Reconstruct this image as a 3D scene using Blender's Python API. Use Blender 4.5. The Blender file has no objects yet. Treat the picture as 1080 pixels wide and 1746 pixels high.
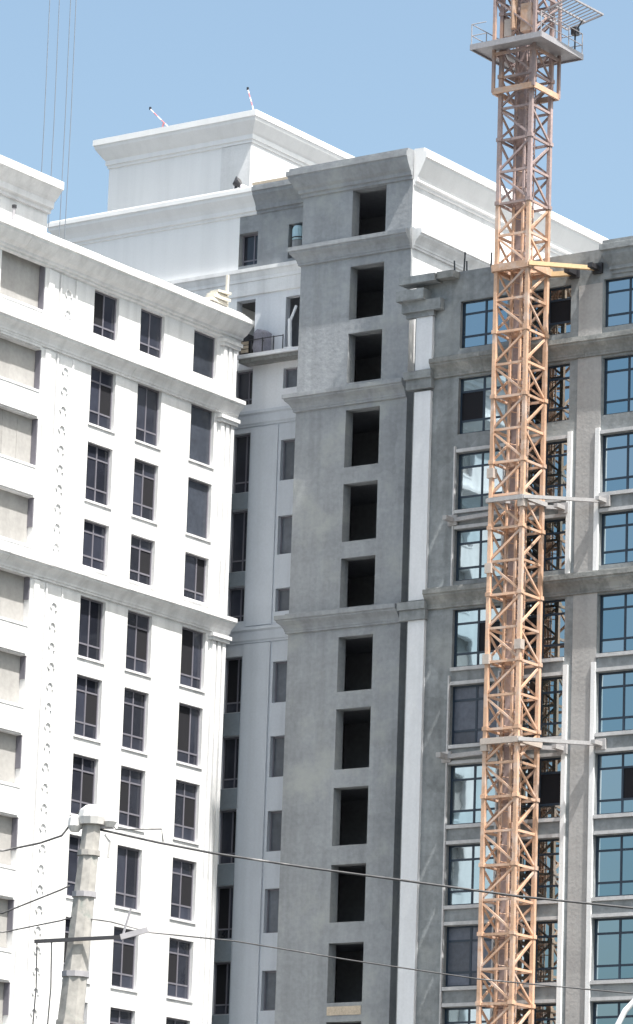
import bpy, math, random
from mathutils import Vector, Matrix
random.seed(7)
S = bpy.context.scene
COL = S.collection
R = math.radians

# ------------------------------------------------------------------ camera, sky, sun, exposure
cam = bpy.data.cameras.new('camera')
cam.sensor_fit = 'VERTICAL'; cam.sensor_height = 36.0; cam.lens = 144.39
cam.clip_start = 0.5; cam.clip_end = 6000
camo = bpy.data.objects.new('camera', cam); COL.objects.link(camo)
camo.location = (0, 0, 1.6)
camo.rotation_euler = (1.796993, -0.032813, 0.605748)
S.camera = camo

SUN_EL, SUN_PHI = 63.0, 15.2           # elevation; azimuth turned from +X towards -Y
W = bpy.data.worlds.new('World'); S.world = W; W.use_nodes = True
wn = W.node_tree
bg = wn.nodes['Background']
sky = wn.nodes.new('ShaderNodeTexSky'); sky.sky_type = 'NISHITA'
sky.sun_disc = False
sky.sun_elevation = R(SUN_EL); sky.sun_rotation = R(90 + SUN_PHI)
sky.air_density = 1.0; sky.dust_density = 4.2; sky.ozone_density = 0.1
tint = wn.nodes.new('ShaderNodeMix'); tint.data_type = 'RGBA'; tint.blend_type = 'MULTIPLY'; tint.inputs['Factor'].default_value = 1.0
tint.inputs['B'].default_value = (1.0, 1.065, 1.0, 1)
wn.links.new(sky.outputs[0], tint.inputs['A']); wn.links.new(tint.outputs['Result'], bg.inputs[0])
bg.inputs[1].default_value = 0.12
sd = Vector((math.cos(R(SUN_EL)) * math.cos(R(SUN_PHI)), -math.cos(R(SUN_EL)) * math.sin(R(SUN_PHI)), math.sin(R(SUN_EL))))
sl = bpy.data.lights.new('sun', 'SUN'); sl.energy = 4.3; sl.angle = R(0.55); sl.color = (1.0, 0.965, 0.91)
so = bpy.data.objects.new('sun', sl); COL.objects.link(so)
so.rotation_euler = (-sd).to_track_quat('-Z', 'Y').to_euler()
so.location = (60, 60, 120)
S.view_settings.view_transform = 'Standard'; S.view_settings.look = 'None'
S.view_settings.gamma = 1.0; S.view_settings.use_curve_mapping = False
S.view_settings.exposure = 1.0
try:
    S.cycles.max_bounces = 6; S.cycles.diffuse_bounces = 4; S.cycles.glossy_bounces = 3
except Exception: pass

# ------------------------------------------------------------------ materials
def mat(name, base, rough=0.8, var=0.10, scale=0.6, fine=9.0, bump=0.0, metallic=0.0, dark=None, streak=0.0, objvar=0.0, spec=0.5, blotch=None, patch=0.0, lifts=0.0):
    m = bpy.data.materials.new(name); m.use_nodes = True
    nt = m.node_tree; N = nt.nodes; L = nt.links
    b = N['Principled BSDF']
    b.inputs['Roughness'].default_value = rough
    b.inputs['Metallic'].default_value = metallic
    b.inputs['Specular IOR Level'].default_value = spec
    tc = N.new('ShaderNodeNewGeometry')
    n1 = N.new('ShaderNodeTexNoise'); n1.inputs['Scale'].default_value = scale; n1.inputs['Detail'].default_value = 6; n1.inputs['Roughness'].default_value = 0.6
    L.new(tc.outputs['Position'], n1.inputs['Vector'])
    n2 = N.new('ShaderNodeTexNoise'); n2.inputs['Scale'].default_value = fine; n2.inputs['Detail'].default_value = 4
    L.new(tc.outputs['Position'], n2.inputs['Vector'])
    ad = N.new('ShaderNodeMath'); ad.operation = 'ADD'
    L.new(n1.outputs['Fac'], ad.inputs[0]); L.new(n2.outputs['Fac'], ad.inputs[1])
    mr = N.new('ShaderNodeMapRange'); mr.inputs[1].default_value = 0.7; mr.inputs[2].default_value = 1.3
    mr.inputs[3].default_value = 1.0 - var; mr.inputs[4].default_value = 1.0 + var
    L.new(ad.outputs[0], mr.inputs[0])
    val = mr.outputs[0]
    if streak:
        mp = N.new('ShaderNodeMapping'); mp.inputs['Scale'].default_value = (2.2, 2.2, 0.12)
        L.new(tc.outputs['Position'], mp.inputs['Vector'])
        n3 = N.new('ShaderNodeTexNoise'); n3.inputs['Scale'].default_value = 1.0; n3.inputs['Detail'].default_value = 5
        L.new(mp.outputs[0], n3.inputs['Vector'])
        m3 = N.new('ShaderNodeMapRange'); m3.inputs[1].default_value = 0.42; m3.inputs[2].default_value = 0.72
        m3.inputs[3].default_value = 1.0; m3.inputs[4].default_value = 1.0 - streak
        L.new(n3.outputs['Fac'], m3.inputs[0])
        mu = N.new('ShaderNodeMath'); mu.operation = 'MULTIPLY'
        L.new(val, mu.inputs[0]); L.new(m3.outputs[0], mu.inputs[1]); val = mu.outputs[0]
    if patch:                                    # trowelled fields of slightly different mix
        vo = N.new('ShaderNodeTexVoronoi'); vo.distance = 'CHEBYCHEV'; vo.inputs['Scale'].default_value = 0.42
        dw = N.new('ShaderNodeVectorMath'); dw.operation = 'MULTIPLY_ADD'
        L.new(n1.outputs['Color'], dw.inputs[0]); dw.inputs[1].default_value = (0.9, 0.9, 0.9); L.new(tc.outputs['Position'], dw.inputs[2])
        L.new(dw.outputs[0], vo.inputs['Vector'])
        sp_ = N.new('ShaderNodeSeparateColor'); L.new(vo.outputs['Color'], sp_.inputs[0])
        m8 = N.new('ShaderNodeMapRange'); m8.inputs[3].default_value = 1 - patch; m8.inputs[4].default_value = 1 + patch
        L.new(sp_.outputs[0], m8.inputs[0])
        mu = N.new('ShaderNodeMath'); mu.operation = 'MULTIPLY'
        L.new(val, mu.inputs[0]); L.new(m8.outputs[0], mu.inputs[1]); val = mu.outputs[0]
    if lifts:                                    # uneven horizontal bands of the plastering lifts
        mp2 = N.new('ShaderNodeMapping'); mp2.inputs['Scale'].default_value = (0.10, 0.10, 0.85)
        L.new(tc.outputs['Position'], mp2.inputs['Vector'])
        n9 = N.new('ShaderNodeTexNoise'); n9.inputs['Scale'].default_value = 1.0; n9.inputs['Detail'].default_value = 7; n9.inputs['Roughness'].default_value = 0.7
        L.new(mp2.outputs[0], n9.inputs['Vector'])
        m9 = N.new('ShaderNodeMapRange'); m9.inputs[1].default_value = 0.35; m9.inputs[2].default_value = 0.65
        m9.inputs[3].default_value = 1 - lifts; m9.inputs[4].default_value = 1 + lifts
        L.new(n9.outputs['Fac'], m9.inputs[0])
        mu = N.new('ShaderNodeMath'); mu.operation = 'MULTIPLY'
        L.new(val, mu.inputs[0]); L.new(m9.outputs[0], mu.inputs[1]); val = mu.outputs[0]
    if objvar:
        oi = N.new('ShaderNodeObjectInfo')
        m4 = N.new('ShaderNodeMapRange'); m4.inputs[3].default_value = 1 - objvar; m4.inputs[4].default_value = 1 + objvar
        L.new(oi.outputs['Random'], m4.inputs[0])
        mu = N.new('ShaderNodeMath'); mu.operation = 'MULTIPLY'
        L.new(val, mu.inputs[0]); L.new(m4.outputs[0], mu.inputs[1]); val = mu.outputs[0]
    mx = N.new('ShaderNodeMix'); mx.data_type = 'RGBA'; mx.blend_type = 'MULTIPLY'; mx.inputs['Factor'].default_value = 1.0
    mx.inputs['A'].default_value = (*base, 1)
    L.new(val, mx.inputs['B'])
    out = mx.outputs['Result']
    if blotch:                                   # worn / stained areas with a colour of their own
        col, lo, hi, sc = blotch
        n5 = N.new('ShaderNodeTexNoise'); n5.inputs['Scale'].default_value = sc; n5.inputs['Detail'].default_value = 8; n5.inputs['Roughness'].default_value = 0.65
        L.new(tc.outputs['Position'], n5.inputs['Vector'])
        m5 = N.new('ShaderNodeMapRange'); m5.inputs[1].default_value = lo; m5.inputs[2].default_value = hi
        L.new(n5.outputs['Fac'], m5.inputs[0])
        m6 = N.new('ShaderNodeMix'); m6.data_type = 'RGBA'
        L.new(m5.outputs[0], m6.inputs['Factor']); L.new(out, m6.inputs['A']); m6.inputs['B'].default_value = (*col, 1)
        out = m6.outputs['Result']
    L.new(out, b.inputs['Base Color'])
    if bump:
        bp = N.new('ShaderNodeBump'); bp.inputs['Strength'].default_value = bump; bp.inputs['Distance'].default_value = 0.03
        L.new(ad.outputs[0], bp.inputs['Height']); L.new(bp.outputs[0], b.inputs['Normal'])
    return m

M = {}
M['white'] = mat('white_render', (0.765, 0.765, 0.77), 0.85, 0.05, 0.5, 14, 0.15, streak=0.18, patch=0.04, lifts=0.04)
M['white_shade_tint'] = mat('white_render_shade_tinted', (0.70, 0.715, 0.75), 0.85, 0.05, 0.7, 10, 0.2, streak=0.08)  # shaded copy of the white render, cool shade mixed into the colour
M['pier'] = mat('sun_tinted_pier_plaster', (0.385, 0.375, 0.37), 0.9, 0.10, 0.7, 7, 0.4, streak=0.12, lifts=0.05)  # grey plaster lightened to paint in the grazing sun on the pier
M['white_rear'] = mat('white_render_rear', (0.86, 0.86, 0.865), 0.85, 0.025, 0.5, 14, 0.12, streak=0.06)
M['white_blue_shade'] = mat('white_render_blue_shade', (0.54, 0.575, 0.63), 0.85, 0.05, 0.7, 10, 0.2, streak=0.10)  # white wall of the recess with its blue-grey shade put into the colour
M['spandrel'] = mat('shade_tinted_spandrel', (0.20, 0.235, 0.27), 0.7, 0.1, 0.8, 8)  # deep shade of the recess put into the spandrel colour
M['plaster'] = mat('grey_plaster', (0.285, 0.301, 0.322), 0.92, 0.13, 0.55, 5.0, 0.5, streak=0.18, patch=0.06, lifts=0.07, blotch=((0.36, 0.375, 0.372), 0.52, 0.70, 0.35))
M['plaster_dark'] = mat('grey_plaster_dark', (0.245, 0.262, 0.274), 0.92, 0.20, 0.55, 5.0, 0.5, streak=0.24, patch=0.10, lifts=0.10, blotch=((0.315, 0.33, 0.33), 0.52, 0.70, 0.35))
M['concrete'] = mat('raw_concrete', (0.235, 0.24, 0.235), 0.9, 0.2, 0.9, 7, 0.5, patch=0.08, streak=0.22, blotch=((0.35, 0.35, 0.34), 0.55, 0.66, 0.9))
M['inside'] = mat('bare_inner_wall', (0.30, 0.31, 0.34), 0.95, 0.15, 0.6, 5, 0.2)
M['loggia'] = mat('beige_loggia_wall', (0.37, 0.36, 0.35), 0.9, 0.10, 0.8, 6, 0.2, streak=0.1)
M['frame_grey'] = mat('mauve_grey_frame', (0.17, 0.165, 0.195), 0.5, 0.05, 2, 10)
M['frame_blue'] = mat('dark_blue_frame', (0.018, 0.035, 0.06), 0.45, 0.08, 2, 10)
M['glass_dark'] = mat('dark_glass', (0.030, 0.033, 0.047), 0.06, 0.15, 0.8, 3, 0.0, objvar=0.5, spec=0.6)
M['pane_slate'] = mat('slate_film_glass', (0.045, 0.052, 0.068), 0.18, 0.2, 1.5, 4, objvar=0.3)
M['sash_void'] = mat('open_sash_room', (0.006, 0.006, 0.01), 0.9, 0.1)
M['cardboard'] = mat('film_on_glass', (0.10, 0.115, 0.15), 0.55, 0.2, 2.0, 6, objvar=0.3)
M['pane_grey'] = mat('frosted_grey_glass', (0.11, 0.125, 0.15), 0.35, 0.2, 1.5, 4, objvar=0.25)
M['crane'] = mat('faded_orange_paint', (0.60, 0.385, 0.265), 0.55, 0.14, 1.1, 10, 0.1, objvar=0.22, streak=0.2, blotch=((0.56, 0.43, 0.36), 0.48, 0.62, 1.3))
M['crane_dull'] = mat('weathered_mauve_steel', (0.34, 0.26, 0.25), 0.6, 0.18, 1.1, 10, objvar=0.2, blotch=((0.50, 0.33, 0.25), 0.54, 0.66, 0.9))
M['crane_pale'] = mat('pale_connector_paint', (0.46, 0.40, 0.36), 0.6, 0.1)
M['crane_grey'] = mat('galvanised_deck', (0.34, 0.33, 0.35), 0.55, 0.15, 2, 12)
M['tie_grey'] = mat('dusty_tie_beam', (0.38, 0.37, 0.375), 0.65, 0.15, 2, 12)
M['tie_yellow'] = mat('yellow_tie_beam', (0.62, 0.44, 0.25), 0.6, 0.12, 2, 12)
M['pole'] = mat('weathered_pole_concrete', (0.37, 0.355, 0.335), 0.92, 0.2, 3.0, 12, 0.12, streak=0.15, blotch=((0.27, 0.29, 0.27), 0.58, 0.66, 3.5))
M['cap'] = mat('white_porcelain', (0.72, 0.70, 0.68), 0.4, 0.08, 6, 20)
M['wire'] = mat('cable_sheath', (0.055, 0.055, 0.06), 0.6, 0.3, 4, 10, blotch=((0.30, 0.29, 0.29), 0.55, 0.68, 1.2))
M['rope'] = mat('steel_rope', (0.19, 0.22, 0.26), 0.5, 0.1)
M['dark'] = mat('dark_metal', (0.03, 0.03, 0.035), 0.5, 0.1)
M['red'] = mat('red_paint', (0.50, 0.22, 0.25), 0.5, 0.1)
M['lilac'] = mat('white_lilac_paint', (0.72, 0.68, 0.74), 0.5, 0.05)
M['tarp'] = mat('mauve_tarpaulin', (0.24, 0.235, 0.28), 0.6, 0.15, 3, 12, 0.4)
M['barrel'] = mat('pale_blue_plastic', (0.40, 0.58, 0.66), 0.45, 0.05)
M['timber'] = mat('sun_bleached_timber', (0.50, 0.42, 0.33), 0.8, 0.2, 3, 20)
M['cream'] = mat('cream_board', (0.70, 0.66, 0.58), 0.8, 0.08)
M['ground'] = mat('dusty_ground', (0.075, 0.075, 0.07), 0.95, 0.2, 0.05, 0.6)
M['edge'] = mat('pale_cement_edge', (0.50, 0.50, 0.51), 0.85, 0.12, 0.9, 8, 0.2, streak=0.15)
M['lamp'] = mat('white_lamp_paint', (0.80, 0.81, 0.82), 0.35, 0.03)
M['soil'] = mat('roof_screed', (0.13, 0.13, 0.135), 0.95, 0.1)

def mirror_glass():
    m = bpy.data.materials.new('blue_solar_glass'); m.use_nodes = True
    nt = m.node_tree; N = nt.nodes; L = nt.links; b = N['Principled BSDF']
    b.inputs['Metallic'].default_value = 1.0; b.inputs['Roughness'].default_value = 0.025
    oi = N.new('ShaderNodeObjectInfo')
    rp = N.new('ShaderNodeValToRGB')
    rp.color_ramp.elements[0].color = (0.25, 0.36, 0.43, 1); rp.color_ramp.elements[1].color = (0.40, 0.47, 0.52, 1)
    L.new(oi.outputs['Random'], rp.inputs[0]); L.new(rp.outputs[0], b.inputs['Base Color'])
    g = N.new('ShaderNodeNewGeometry'); n = N.new('ShaderNodeTexNoise'); n.inputs['Scale'].default_value = 1.3; n.inputs['Detail'].default_value = 1
    L.new(g.outputs['Position'], n.inputs['Vector'])
    bp = N.new('ShaderNodeBump'); bp.inputs['Strength'].default_value = 0.06; bp.inputs['Distance'].default_value = 0.03
    L.new(n.outputs['Fac'], bp.inputs['Height']); L.new(bp.outputs[0], b.inputs['Normal'])
    return m
M['glass_blue'] = mirror_glass()

# ------------------------------------------------------------------ mesh helpers
class MB:
    def __init__(s): s.v = []; s.f = []
    def quad(s, a, b, c, d):
        i = len(s.v); s.v += [tuple(a), tuple(b), tuple(c), tuple(d)]; s.f.append((i, i+1, i+2, i+3)); return s
    def box(s, x0, x1, y0, y1, z0, z1):
        i = len(s.v)
        s.v += [(x0,y0,z0),(x1,y0,z0),(x1,y1,z0),(x0,y1,z0),(x0,y0,z1),(x1,y0,z1),(x1,y1,z1),(x0,y1,z1)]
        s.f += [(i,i+3,i+2,i+1),(i+4,i+5,i+6,i+7),(i,i+1,i+5,i+4),(i+1,i+2,i+6,i+5),(i+2,i+3,i+7,i+6),(i+3,i,i+4,i+7)]
        return s
    def beam(s, p, q, w, h=None, up=(0, 0, 1)):
        h = h or w; p = Vector(p); q = Vector(q); d = (q-p).normalized(); u = Vector(up)
        if abs(d.dot(u)) > 0.97: u = Vector((1, 0, 0))
        a = d.cross(u).normalized(); b = a.cross(d).normalized()
        i = len(s.v)
        for c in (p, q):
            for sa, sb in ((-1,-1),(1,-1),(1,1),(-1,1)):
                s.v.append(tuple(c + a*(sa*w/2) + b*(sb*h/2)))
        s.f += [(i,i+1,i+2,i+3),(i+7,i+6,i+5,i+4)] + [(i+k, i+4+k, i+4+(k+1)%4, i+(k+1)%4) for k in range(4)]
        return s
    def tube(s, pts, r, n=6, caps=True):
        pts = [Vector(p) for p in pts]; rr = r if isinstance(r, (list, tuple)) else [r]*len(pts)
        i0 = len(s.v); prev = None
        for k, p in enumerate(pts):
            d = (pts[min(k+1, len(pts)-1)] - pts[max(k-1, 0)]).normalized()
            if prev is None:
                u = Vector((0,0,1)) if abs(d.z) < 0.9 else Vector((1,0,0))
                a = d.cross(u).normalized()
            else:
                a = (prev - d*prev.dot(d)).normalized()
            prev = a; b = d.cross(a)
            for j in range(n):
                t = 2*math.pi*j/n
                s.v.append(tuple(p + (a*math.cos(t) + b*math.sin(t))*rr[k]))
        for k in range(len(pts)-1):
            for j in range(n):
                s.f.append((i0+k*n+j, i0+k*n+(j+1)%n, i0+(k+1)*n+(j+1)%n, i0+(k+1)*n+j))
        if caps:
            s.f.append(tuple(i0+j for j in reversed(range(n)))); e = i0+(len(pts)-1)*n
            s.f.append(tuple(e+j for j in range(n)))
        return s
    def sweep(s, path, prof):
        """profile (out, z) carried along an XY path, mitred; 'out' is to the right of the direction of travel"""
        P = [Vector(p) for p in path]; n = len(prof); i0 = len(s.v)
        nor = []
        for k in range(len(P)-1):
            d = (P[k+1]-P[k]).normalized(); nor.append(Vector((d.y, -d.x)))
        for k, p in enumerate(P):
            if k == 0: o = nor[0]
            elif k == len(P)-1: o = nor[-1]
            else:
                o = nor[k-1] + nor[k]; o = o / (o.dot(nor[k]))
            for (u, z) in prof: s.v.append((p.x+o.x*u, p.y+o.y*u, z))
        for k in range(len(P)-1):
            for j in range(n):
                s.f.append((i0+k*n+j, i0+(k+1)*n+j, i0+(k+1)*n+(j+1)%n, i0+k*n+(j+1)%n))
        s.f.append(tuple(i0+j for j in range(n))); e = i0+(len(P)-1)*n
        s.f.append(tuple(e+j for j in reversed(range(n))))
        return s
    def wall(s, axis, plane, sign, u0, u1, z0, z1, ops):
        """a facade sheet with real openings. axis 'x': plane x = plane, u is y; axis 'y': plane y = plane, u is x.
        sign: side the facade looks to. ops: (ua, ub, za, zb, depth)"""
        us = sorted({u0, u1, *[o[0] for o in ops], *[o[1] for o in ops]}); zs = sorted({z0, z1, *[o[2] for o in ops], *[o[3] for o in ops]})
        def P(u, z, d=0.0):
            return (plane - sign*d, u, z) if axis == 'x' else (u, plane - sign*d, z)
        fl = (axis == 'x') == (sign > 0)
        def q(a, b, c, d): s.quad(a, b, c, d) if fl else s.quad(d, c, b, a)
        for a, b in zip(us, us[1:]):
            for c, d in zip(zs, zs[1:]):
                mu, mz = (a+b)/2, (c+d)/2
                if any(o[0] < mu < o[1] and o[2] < mz < o[3] for o in ops): continue
                q(P(a,c), P(b,c), P(b,d), P(a,d))
        for (a, b, c, d, t) in ops:
            q(P(a,c), P(a,c,t), P(b,c,t), P(b,c)); q(P(a,d,t), P(a,d), P(b,d), P(b,d,t))
            q(P(a,c,t), P(a,c), P(a,d), P(a,d,t)); q(P(b,c), P(b,c,t), P(b,d,t), P(b,d))
        return s
    def mesh(s, name, m, origin=(0,0,0)):
        me = bpy.data.meshes.new(name)
        o = Vector(origin)
        me.from_pydata([tuple(Vector(v)-o) for v in s.v], [], s.f); me.validate(); me.update()
        if m: me.materials.append(m)
        return me
    def build(s, name, m, parent=None, at=None, smooth=False):
        org = Vector(at) if at is not None else Vector((0,0,0))
        me = s.mesh(name, m, org)
        if smooth:
            for p in me.polygons: p.use_smooth = True
        o = bpy.data.objects.new(name, me); COL.objects.link(o)
        put(o, parent, org); return o

def segments(y0, y1, step):
    n = max(1, round((y1-y0)/step)); c = [y0+(y1-y0)*k/n for k in range(n+1)]
    c = [c[0]] + [v+random.uniform(-.15, .15) for v in c[1:-1]] + [c[-1]]
    return list(zip(c, c[1:]))
def jit(prof):
    du, dz = random.uniform(-.010, .010), random.uniform(-.010, .010)
    return [(u+du if u > 0.05 else u, z+dz) for u, z in prof]
def worldloc(o):
    v = Vector((0,0,0))
    while o is not None: v += o.location; o = o.parent
    return v
def put(o, parent, loc, rot=None):
    if parent is not None:
        o.parent = parent; o.location = Vector(loc) - worldloc(parent)
    else: o.location = Vector(loc)
    if rot: o.rotation_euler = rot
def inst(name, me, parent, loc, rotz=0.0):
    """loc is in the parent's own frame"""
    o = bpy.data.objects.new(name, me); COL.objects.link(o); o.parent = parent; o.location = loc; o.rotation_euler = (0,0,rotz); return o
def thing(name, label, cat, loc, group=None):
    o = bpy.data.objects.new(name, None); COL.objects.link(o); o.location = loc; o.empty_display_size = 0.5
    tag(o, label, cat, group); return o
def tag(o, label, cat, group=None, kind=None):
    if label: o['label'] = label
    if cat: o['category'] = cat
    if group: o['group'] = group
    if kind: o['kind'] = kind
    return o

# windows: frame mesh (part) with panes and sill (sub-parts); local frame: x along the wall, -y outwards
_wc = {}
def window_meshes(kind, w, h):
    key = (kind, round(w, 2), round(h, 2))
    if key in _wc: return _wc[key]
    fw = 0.07 if kind != 'blue' else 0.075
    if kind == 'blue':
        xs, zs = [0.5], ([0.24, 0.76] if h > 2.2 else [0.26, 0.74])
    elif kind == 'cross': xs, zs = [0.5], [0.24, 0.76]
    elif kind == 'low': xs, zs = [0.5], [0.77]
    elif kind == 'door': xs, zs = [0.62], [0.80]
    else: xs, zs = [], []
    zs = [1-z for z in zs][::-1]
    d0, d1 = -0.045, 0.045
    f = MB()
    f.box(0, fw, d0, d1, 0, h).box(w-fw, w, d0, d1, 0, h).box(fw, w-fw, d0, d1, 0, fw).box(fw, w-fw, d0, d1, h-fw, h)
    X = [fw] + [w*x for x in xs] + [w-fw]; Z = [fw] + [h*z for z in zs] + [h-fw]
    b = 0.034 if kind != 'blue' else 0.045
    for x in X[1:-1]: f.box(x-b, x+b, d0+0.006, d1-0.006, fw, h-fw)
    for z in Z[1:-1]:
        for xa, xb in zip(X, X[1:]):
            f.box(xa+(b if xa != X[0] else 0), xb-(b if xb != X[-1] else 0), d0+0.01, d1-0.01, z-b, z+b)
    cells = []
    for i in range(len(X)-1):
        for j in range(len(Z)-1):
            p = MB().box(X[i], X[i+1], -0.012, 0.012, Z[j], Z[j+1])
            cells.append((i, j, p.mesh('pane', None)))
    r = (f.mesh('window', M['frame_blue'] if kind in ('blue',) else M['frame_grey']), cells)
    _wc[key] = r; return r
_pm = {}
def pane_mesh(me, m):
    k = (me.name, m.name)
    if k not in _pm:
        c = me.copy(); c.materials.clear(); c.materials.append(m); _pm[k] = c
    return _pm[k]
def window(parent, kind, w, h, loc, rotz, glass, sill=None, openp=0.0, film=0.0):
    fm, cells = window_meshes(kind, w, h)
    o = bpy.data.objects.new('window', fm); COL.objects.link(o)
    put(o, parent, loc); o.rotation_euler = (0, 0, rotz)
    void = random.random() < openp; vi = random.choice([c[0] for c in cells])
    flm = random.random() < film
    for (i, j, me) in cells:
        g = M[glass]
        if flm: g = M['cardboard']
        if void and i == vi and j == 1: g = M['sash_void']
        inst('pane', pane_mesh(me, g), o, (0, 0, 0), random.uniform(-0.006, 0.006))
    if sill:
        sm = sill_mesh(w, sill)
        inst('sill', sm, o, (0, 0, 0))
    return o
_sc = {}
def sill_mesh(w, depth):
    k = (round(w, 2), depth)
    if k not in _sc:
        _sc[k] = MB().box(-0.07, w+0.07, -depth-0.10, -0.05, -0.10, -0.015).mesh('sill', M['white'])
    return _sc[k]

# ------------------------------------------------------------------ ground
g = MB()
g.quad((-3000,-3000,0),(3000,-3000,0),(3000,3000,0),(-3000,3000,0))
o = g.build('ground', M['ground']); tag(o, 'dusty pale ground of the building site below the picture', None, kind='structure')

# floor grid shared by the whole complex
TOPS = [49.03, 45.73, 42.44, 39.15, 35.90, 32.60, 29.30, 25.98, 22.60, 19.28, 15.95]
BOTS = [47.12, 43.24, 39.98, 37.18, 33.38, 30.08, 26.82, 23.45, 20.14, 16.80, 13.45]

def bandprof(zt, out=0.5, h=1.0):
    return [(-0.02, zt+0.12), (0.12, zt+0.10), (0.13, zt+0.02), (out, zt-0.02), (out, zt-0.20*h), (out*0.86, zt-0.24*h), (out*0.84, zt-0.30*h),
            (out*0.50, zt-0.46*h), (out*0.30, zt-0.62*h), (out*0.28, zt-0.70*h), (0.10, zt-0.72*h), (0.10, zt-0.80*h), (-0.02, zt-0.82*h)]

# ------------------------------------------------------------------ white apartment wing (facade in the plane x = -103.3)
XL, YE = -103.3, 140.2
wing = thing('apartment_wing', 'long white rendered apartment wing with small dark windows and balcony recesses', 'building', (-110, 126, 0))
cols = [(130.09, 131.79), (133.31, 135.0), (137.13, 138.83)]
log = [(z+0.13, z-1.86) for z in TOPS]; log = [(49.25, 47.25), (45.55, 43.85), (42.64, 40.66), (39.32, 37.32), (36.03, 34.06), (32.75, 30.72), (29.5, 27.47), (26.16, 24.16), (22.85, 20.85), (19.55, 17.55), (16.2, 14.2)]
ops = []
for (a, b) in cols:
    for t, bt in zip(TOPS, BOTS): ops.append((a, b, bt, t, 0.26))
for (t, bt) in log: ops.append((123.9, 126.78, bt, t, 0.31))
for (t, bt) in log: ops.append((117.4, 121.6, bt, t, 0.31))
wl = MB().wall('x', XL, 1, 112, YE, 0, 50.05, ops)
wl.quad((XL,YE,0),(-117,YE,0),(-117,YE,50.05),(XL,YE,50.05)); wl.quad((-117,112,0),(XL,112,0),(XL,112,50.05),(-117,112,50.05))
wl.quad((-117,YE,0),(-117,112,0),(-117,112,50.05),(-117,YE,50.05))
wl.build('wall', M['white'], wing, (XL, 126, 0))
MB().box(-116.9, XL-0.3, 112.1, YE-0.1, 49.9, 50.0).build('roof_deck', M['soil'], wing, (-110, 126, 49.9))
# cornices
cpro = [(-0.02, 50.46), (0.30, 50.44), (0.32, 50.30), (0.55, 50.27), (0.56, 50.12), (0.80, 50.09), (0.80, 49.90), (0.72, 49.86), (0.70, 49.78), (0.44, 49.48), (0.24, 49.36), (0.22, 49.26),
        (0.12, 49.24), (0.12, 49.15), (-0.02, 49.10)]
for ya, yb in segments(112, 140.42, 2.6): MB().sweep([(XL, ya+0.004), (XL, yb-0.004)], jit(cpro)).build('cornice', M['white'], wing, (XL, 126, 49.8))
for zt in (46.48, 36.78):
    for ya, yb in segments(112, 140.40, 2.6): MB().sweep([(XL, ya+0.004), (XL, yb-0.004)], jit(bandprof(zt, 0.52, 0.95))).build('string_course', M['white'], wing, (XL, 126, zt))
# loggias
for (ua, ub) in ((123.9, 126.78), (117.4, 121.6)):
    for li, (t, bt) in enumerate(log):
        l = MB().box(XL-0.36, XL-0.30, ua+0.004, ub-0.004, bt+0.004, t-0.004).build('balcony_screen', M['loggia'], wing, (XL-0.33, ub, bt))
        for yj in (ua+0.95, ua+1.9):
            if li == 2 and yj < ub-0.2: MB().box(XL-0.298, XL-0.285, yj-0.02, yj+0.02, bt+0.01, t-0.01).build('joint_cover', M['loggia'], l, (XL-0.33, yj, bt))
        zlow = bt+0.01 if li < 3 else bt+(t-bt)*random.uniform(0.3, 0.55)  # top rows: dark frame; lower rows: dark strip painting the reveal's shadow
        MB().box(XL-0.29, XL-0.03, ub-0.05, ub-0.006, zlow, t-0.006).build('jamb_and_shade', M['frame_grey'], l, (XL-0.2, ub, bt))
        MB().box(XL-0.295, XL-0.22, ua+0.01, ub-0.06, bt+0.005, bt+0.06).build('rail', M['frame_grey'], l, (XL-0.2, ua, bt))
    for (t, _), (_, bt) in zip(log[1:], log[:-1]):
        pa = MB().box(XL+0.004, XL+0.075, ua+0.1, ub-0.12, t+0.06, bt-0.03)
        pa.box(XL+0.075, XL+0.10, ua+0.1, ub-0.12, bt-0.14, bt-0.05).build('parapet_panel', M['white'], wing, (XL, ub, t))
# pilasters between loggia and windows, and the ornament strip
TIERS = [(0, 35.95), (36.9, 45.62), (46.6, 49.05)]
for (z0, z1) in TIERS:
    for (a, b, d) in ((126.92, 127.26, 0.11), (127.26, 127.62, 0.05), (127.72, 127.80, 0.09), (128.78, 128.86, 0.07)):
        MB().box(XL+0.003, XL+d, a+0.004, b-0.004, z0, z1).build('pilaster', M['white'], wing, (XL, a, z0))
    # fluted corner pilaster with its capital
    c = MB()
    for k in range(3): c.box(XL+0.003, XL+0.15, 139.17+k*0.36, 139.17+k*0.36+0.22, z0, z1-0.32)
    c.box(XL+0.003, XL+0.05, 139.08, 140.19, z0, z1-0.32)
    cp = c.build('pilaster', M['white'], wing, (XL, 139.6, z0))
    MB().box(XL+0.003, XL+0.24, 139.02, 140.26, z1-0.30, z1-0.16).box(XL+0.003, XL+0.31, 138.96, 140.32, z1-0.155, z1).build('capital', M['white'], cp, (XL, 139.6, z1))
orn = MB()
pts = []
for k in range(13):
    t = -0.4 + k/12*4.6; r = 0.25*(1-0.045*k)
    pts.append((0.012, r*math.cos(t), r*math.sin(t)))
orn.tube(pts, [0.05*(1-0.03*k) for k in range(13)], 6)
om = orn.mesh('ornament', M['white'])
zz = 48.3
while zz > 13:
    if not (45.4 < zz < 47.0 or 35.7 < zz < 37.2):
        q = bpy.data.objects.new('ornament', om); COL.objects.link(q); put(q, wing, (XL+0.01, 128.28+random.uniform(-.03,.03), zz)); q.rotation_euler = (random.uniform(-.25,.25), 0, 0)
    zz -= 0.828
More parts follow.
